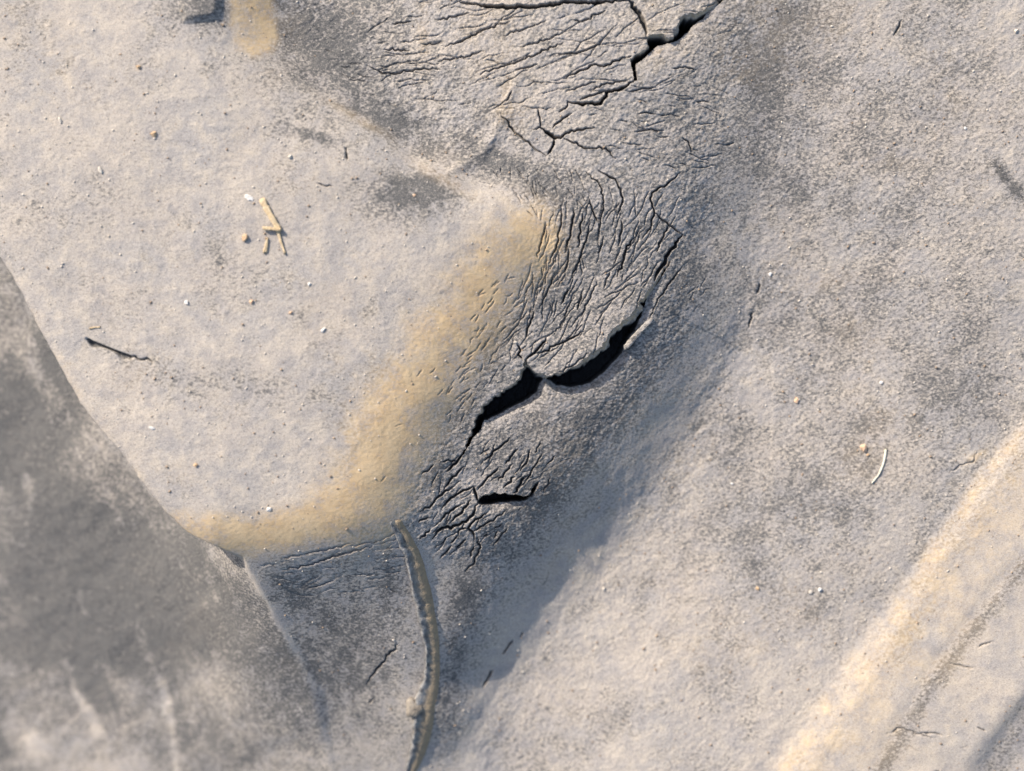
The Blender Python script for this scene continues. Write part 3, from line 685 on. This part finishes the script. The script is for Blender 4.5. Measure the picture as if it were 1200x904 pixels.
# straws and fibres
def ribbon(name, path, wid, thick, m, label, cat, group=None, lift=1.2, split=False):
    pl = P(path); cx = sum(p[0] for p in pl)/len(pl); cy = sum(p[1] for p in pl)/len(pl)
    org = W(cx, cy, hz(cx, cy)); rg = []; N = 16
    for i in range(N + 1):
        t = i / N; x, y = lerp_path(pl, t); x2, y2 = lerp_path(pl, min(1, t + .02)); x1, y1 = lerp_path(pl, max(0, t - .02))
        dx, dy = x2-x1, y2-y1; l = math.hypot(dx, dy) + 1e-6; nx, ny = -dy/l, dx/l
        wv = wid[0] + (wid[1]-wid[0]) * t; wv *= 1 + random.gauss(0, .11)
        z = max(hz(x, y), hz(x + nx*wv*.5, y + ny*wv*.5), hz(x - nx*wv*.5, y - ny*wv*.5)) + lift + random.gauss(0, .08)
        sec = [(-.5, 0), (-.46, .6), (-.2, .95), (.02, .7), (.22, 1.0), (.46, .65), (.5, 0), (0, -.4)]
        e = 1.6 if i in (0, N) else .25
        rg.append([W(x + nx*wv*a + random.gauss(0, .28)*e, y + ny*wv*a + random.gauss(0, .45)*e*e, z + thick*b - thick*.3) for a, b in sec])
    o = lofted(name, rg, m, None, org); o["label"] = label; o["category"] = cat
    if group: o["group"] = group
    return o
GS = "bits of straw on the lug"
ribbon("straw", [(307,234),(314,247),(321,259),(328,271)], (7.5, 6.5), 2.4, M_straw, "widest piece of straw, flat and split, lying slantwise on the pale lug face", "straw", GS, 1.4)
ribbon("straw", [(308.5,268),(318,268.5),(329,270)], (4.2, 3.6), 3.0, M_straw, "short bright straw lying level across the lower end of the wide flat straw", "straw", GS, 3.2)
ribbon("straw", [(326,272),(329,283),(334,297)], (4.0, 2.0), 1.8, M_straw, "narrow pointed straw hanging below the wide flat straw", "straw", GS, 1.0)
ribbon("seed_husk", [(313.5,280),(312.5,286),(310.5,296)], (2.2, 5.5), 2.6, M_straw, "small tan seed husk beside the narrow pointed straw", "husk", None, .6)
ribbon("fibre", [(1038,527),(1036.5,537),(1034,546),(1029,557),(1021.5,566)], (2.3, 1.5), 1.6, M_fibre, "thin curved white plant fibre lying on the groove floor", "fibre", None, 1.0)
ribbon("fibre", [(105,385),(110,384),(117,383.5)], (1.8, 1.2), 1.2, M_straw, "tiny pale straw splinter just above the nick in the lug face", "splinter", None, .5)

# stones and chips, each a shape of its own
import bmesh
def stone(px, py, r, m, label, cat="grain", name="grain", flat=.7, group="grains of grit on the tyre", sx=1.0, rot=None):
    (x, y), = P([(px, py)])
    bm = bmesh.new(); bmesh.ops.create_icosphere(bm, subdivisions=2 if r > 3.9 else 1, radius=1)
    ph = [random.uniform(0, 6.28) for _ in range(6)]; ro = random.uniform(0, 3.14) if rot is None else rot
    for v in bm.verts:
        c = v.co; f = 1 + .16*math.sin(2.3*c.x + ph[0]) + .14*math.sin(2.9*c.y + ph[1]) + .10*math.sin(4.3*c.z + ph[2] + c.x*2)
        p = c * f * random.uniform(.76, 1.2); p = Vector((p.x*sx, p.y, p.z*flat))
        v.co = Vector((p.x*math.cos(ro) - p.y*math.sin(ro), p.x*math.sin(ro) + p.y*math.cos(ro), p.z)) * (r * .84 * U)
    me = bpy.data.meshes.new(name); bm.to_mesh(me); bm.free(); me.materials.append(m)
    o = bpy.data.objects.new(name, me); C.objects.link(o); o.location = W(x, y, hz(x, y) + r*flat*.30)
    o["label"] = label; o["category"] = cat
    if group: o["group"] = group
    return o
stone(1013,525,5.6,M_peach,"peach coloured pebble beside the curved white fibre on the groove floor","pebble","pebble")
stone(1017,533,2.6,M_tanst,"small tan crumb touching the underside of the peach pebble","crumb","crumb")
stone(287,279,4.2,M_tanst,"round tan pebble left of the seed husk below the straw","pebble","pebble")
stone(291.5,231.5,4.0,M_white,"bright white shell-like chip up left of the wide straw","chip","chip",.35,sx=1.5,rot=-.5)
stone(179.5,157.5,4.0,M_tanst,"yellow-brown grain alone in the upper middle of the lug face")
stone(163,79,3.2,M_tanst,"brownish crumb below the dark moulded nub","crumb","crumb")
stone(295,354,3.4,M_peach,"orange tinted grain on the lug below the straw")
stone(340,184,3.2,M_pale,"pale grain above the straw near the dark rubbed streak")
stone(117,199,3.0,M_pale,"cream elongated grain on the left half of the lug",sx=1.8,rot=-1.1)
stone(70,141,2.8,M_pale,"cream grain at the far upper left of the lug",sx=1.6,rot=-1.2)
stone(933,469,3.8,M_peach,"pale yellow lump on the groove floor left of the peach pebble","pebble","pebble",sx=1.3)
stone(961,690.5,3.8,M_white,"white pebble low on the groove floor, right one of a close pair","pebble","pebble")
stone(949.5,693.5,3.8,M_pale,"beige pebble low on the groove floor, left one of a close pair","pebble","pebble")
stone(888,690,3.6,M_tanst,"pinkish tan grain left of the close pair of pebbles")
stone(903.5,321.5,2.9,M_white,"white speck near the short dark crack on the groove floor")
stone(1033,448,2.8,M_white,"whitish grain on the groove floor above the peach pebble")
stone(1190,37,3.4,M_pale,"cream grain at the upper right beside a small dark pit")
stone(1131,151,2.2,M_white,"tiny white grain left of the dark gouge at the right edge")
stone(858,567,2.6,M_white,"small white grain in the middle of the groove floor")
stone(708,690,3.2,M_pale,"cream grain on the lower end of the groove slope")
stone(218,354,3.0,M_white,"off-white grain on the lug left of the straw")
stone(363,333,2.6,M_white,"white grain right of the orange tinted grain")
stone(341,367,2.8,M_peach,"pale peach grain on the lug near the ochre edge")
stone(379,387,2.8,M_white,"elongated white grain nearest the ochre band",sx=1.6,rot=.9)
stone(178,502,2.8,M_white,"white sliver near the lower left edge of the lug","chip","chip",sx=1.9,rot=-.2)
stone(315,597,2.9,M_white,"bright chip on the ochre lower edge of the lug","chip","chip",sx=1.5,rot=.6)
stone(229,545,3.0,M_tanst,"tan grain above the ochre lower edge of the lug")
stone(486,229,2.4,M_peach,"orange grain in the middle of the dark rubbed patch")
stone(757,145,2.4,M_pale,"pale crumb on the crazed rubber right of the star crack","crumb","crumb")

# loose dust and grit nobody could count
def grit(name, m, spots, label):
    ico = [(0,0,1),(.89,0,.45),(.28,.85,.45),(-.72,.53,.45),(-.72,-.53,.45),(.28,-.85,.45),(.72,.53,-.45),(-.28,.85,-.45),(-.89,0,-.45),(-.28,-.85,-.45),(.72,-.53,-.45)]
    tri = [(0,1,2),(0,2,3),(0,3,4),(0,4,5),(0,5,1),(1,6,2),(2,7,3),(3,8,4),(4,9,5),(5,10,1),(2,6,7),(3,7,8),(4,8,9),(5,9,10),(1,10,6)]
    vs = []; fs = []
    for x, y, r in spots:
        z = hz(x, y); b = len(vs); th = random.uniform(0, 6.28); sx = random.uniform(.7, 1.7); c, s = math.cos(th), math.sin(th)
        for p in ico:
            a0, b0 = p[0]*r*sx*random.uniform(.8, 1.2), p[1]*r
            vs.append(W(x + a0*c - b0*s, y + a0*s + b0*c, z + r*.35 + p[2]*r*.7))
        fs += [tuple(b + k for k in t) for t in tri]
    o = mesh_obj(name, vs, fs, m); o["kind"] = "stuff"; o["label"] = label; o["category"] = "grit"
    return o
def scatter(n, r0, r1, dens):
    out = []
    while len(out) < n:
        px, py = random.uniform(-60, 1260), random.uniform(-60, 960)
        i = min(np.searchsorted(XS, px), NX-1); j = min(np.searchsorted(YS, py), NY-1)
        if sd_edge[j, i] > -3 or CRK[j, i] < -1: continue
        if random.random() > dens(px, py, i, j): continue
        out.append((px, py, r0 + (r1 - r0) * random.random() ** 2.5))
    return out
grit("pale_grit", M_pale, scatter(2200, .4, 1.3, lambda x, y, i, j: .25 + .75*(LUGTOP[j, i]*.7 + FLOOR[j, i]*.5)), "fine pale grit scattered over the rubber")
grit("brown_grit", M_brown, scatter(1600, .4, 1.5, lambda x, y, i, j: .2 + .8*(LUGTOP[j, i]*.6*(vnoise(np.array([x]), np.array([y]), 70, 777)[0] > 0) + FLOOR[j, i]*.3)), "fine brown grit scattered over the rubber")
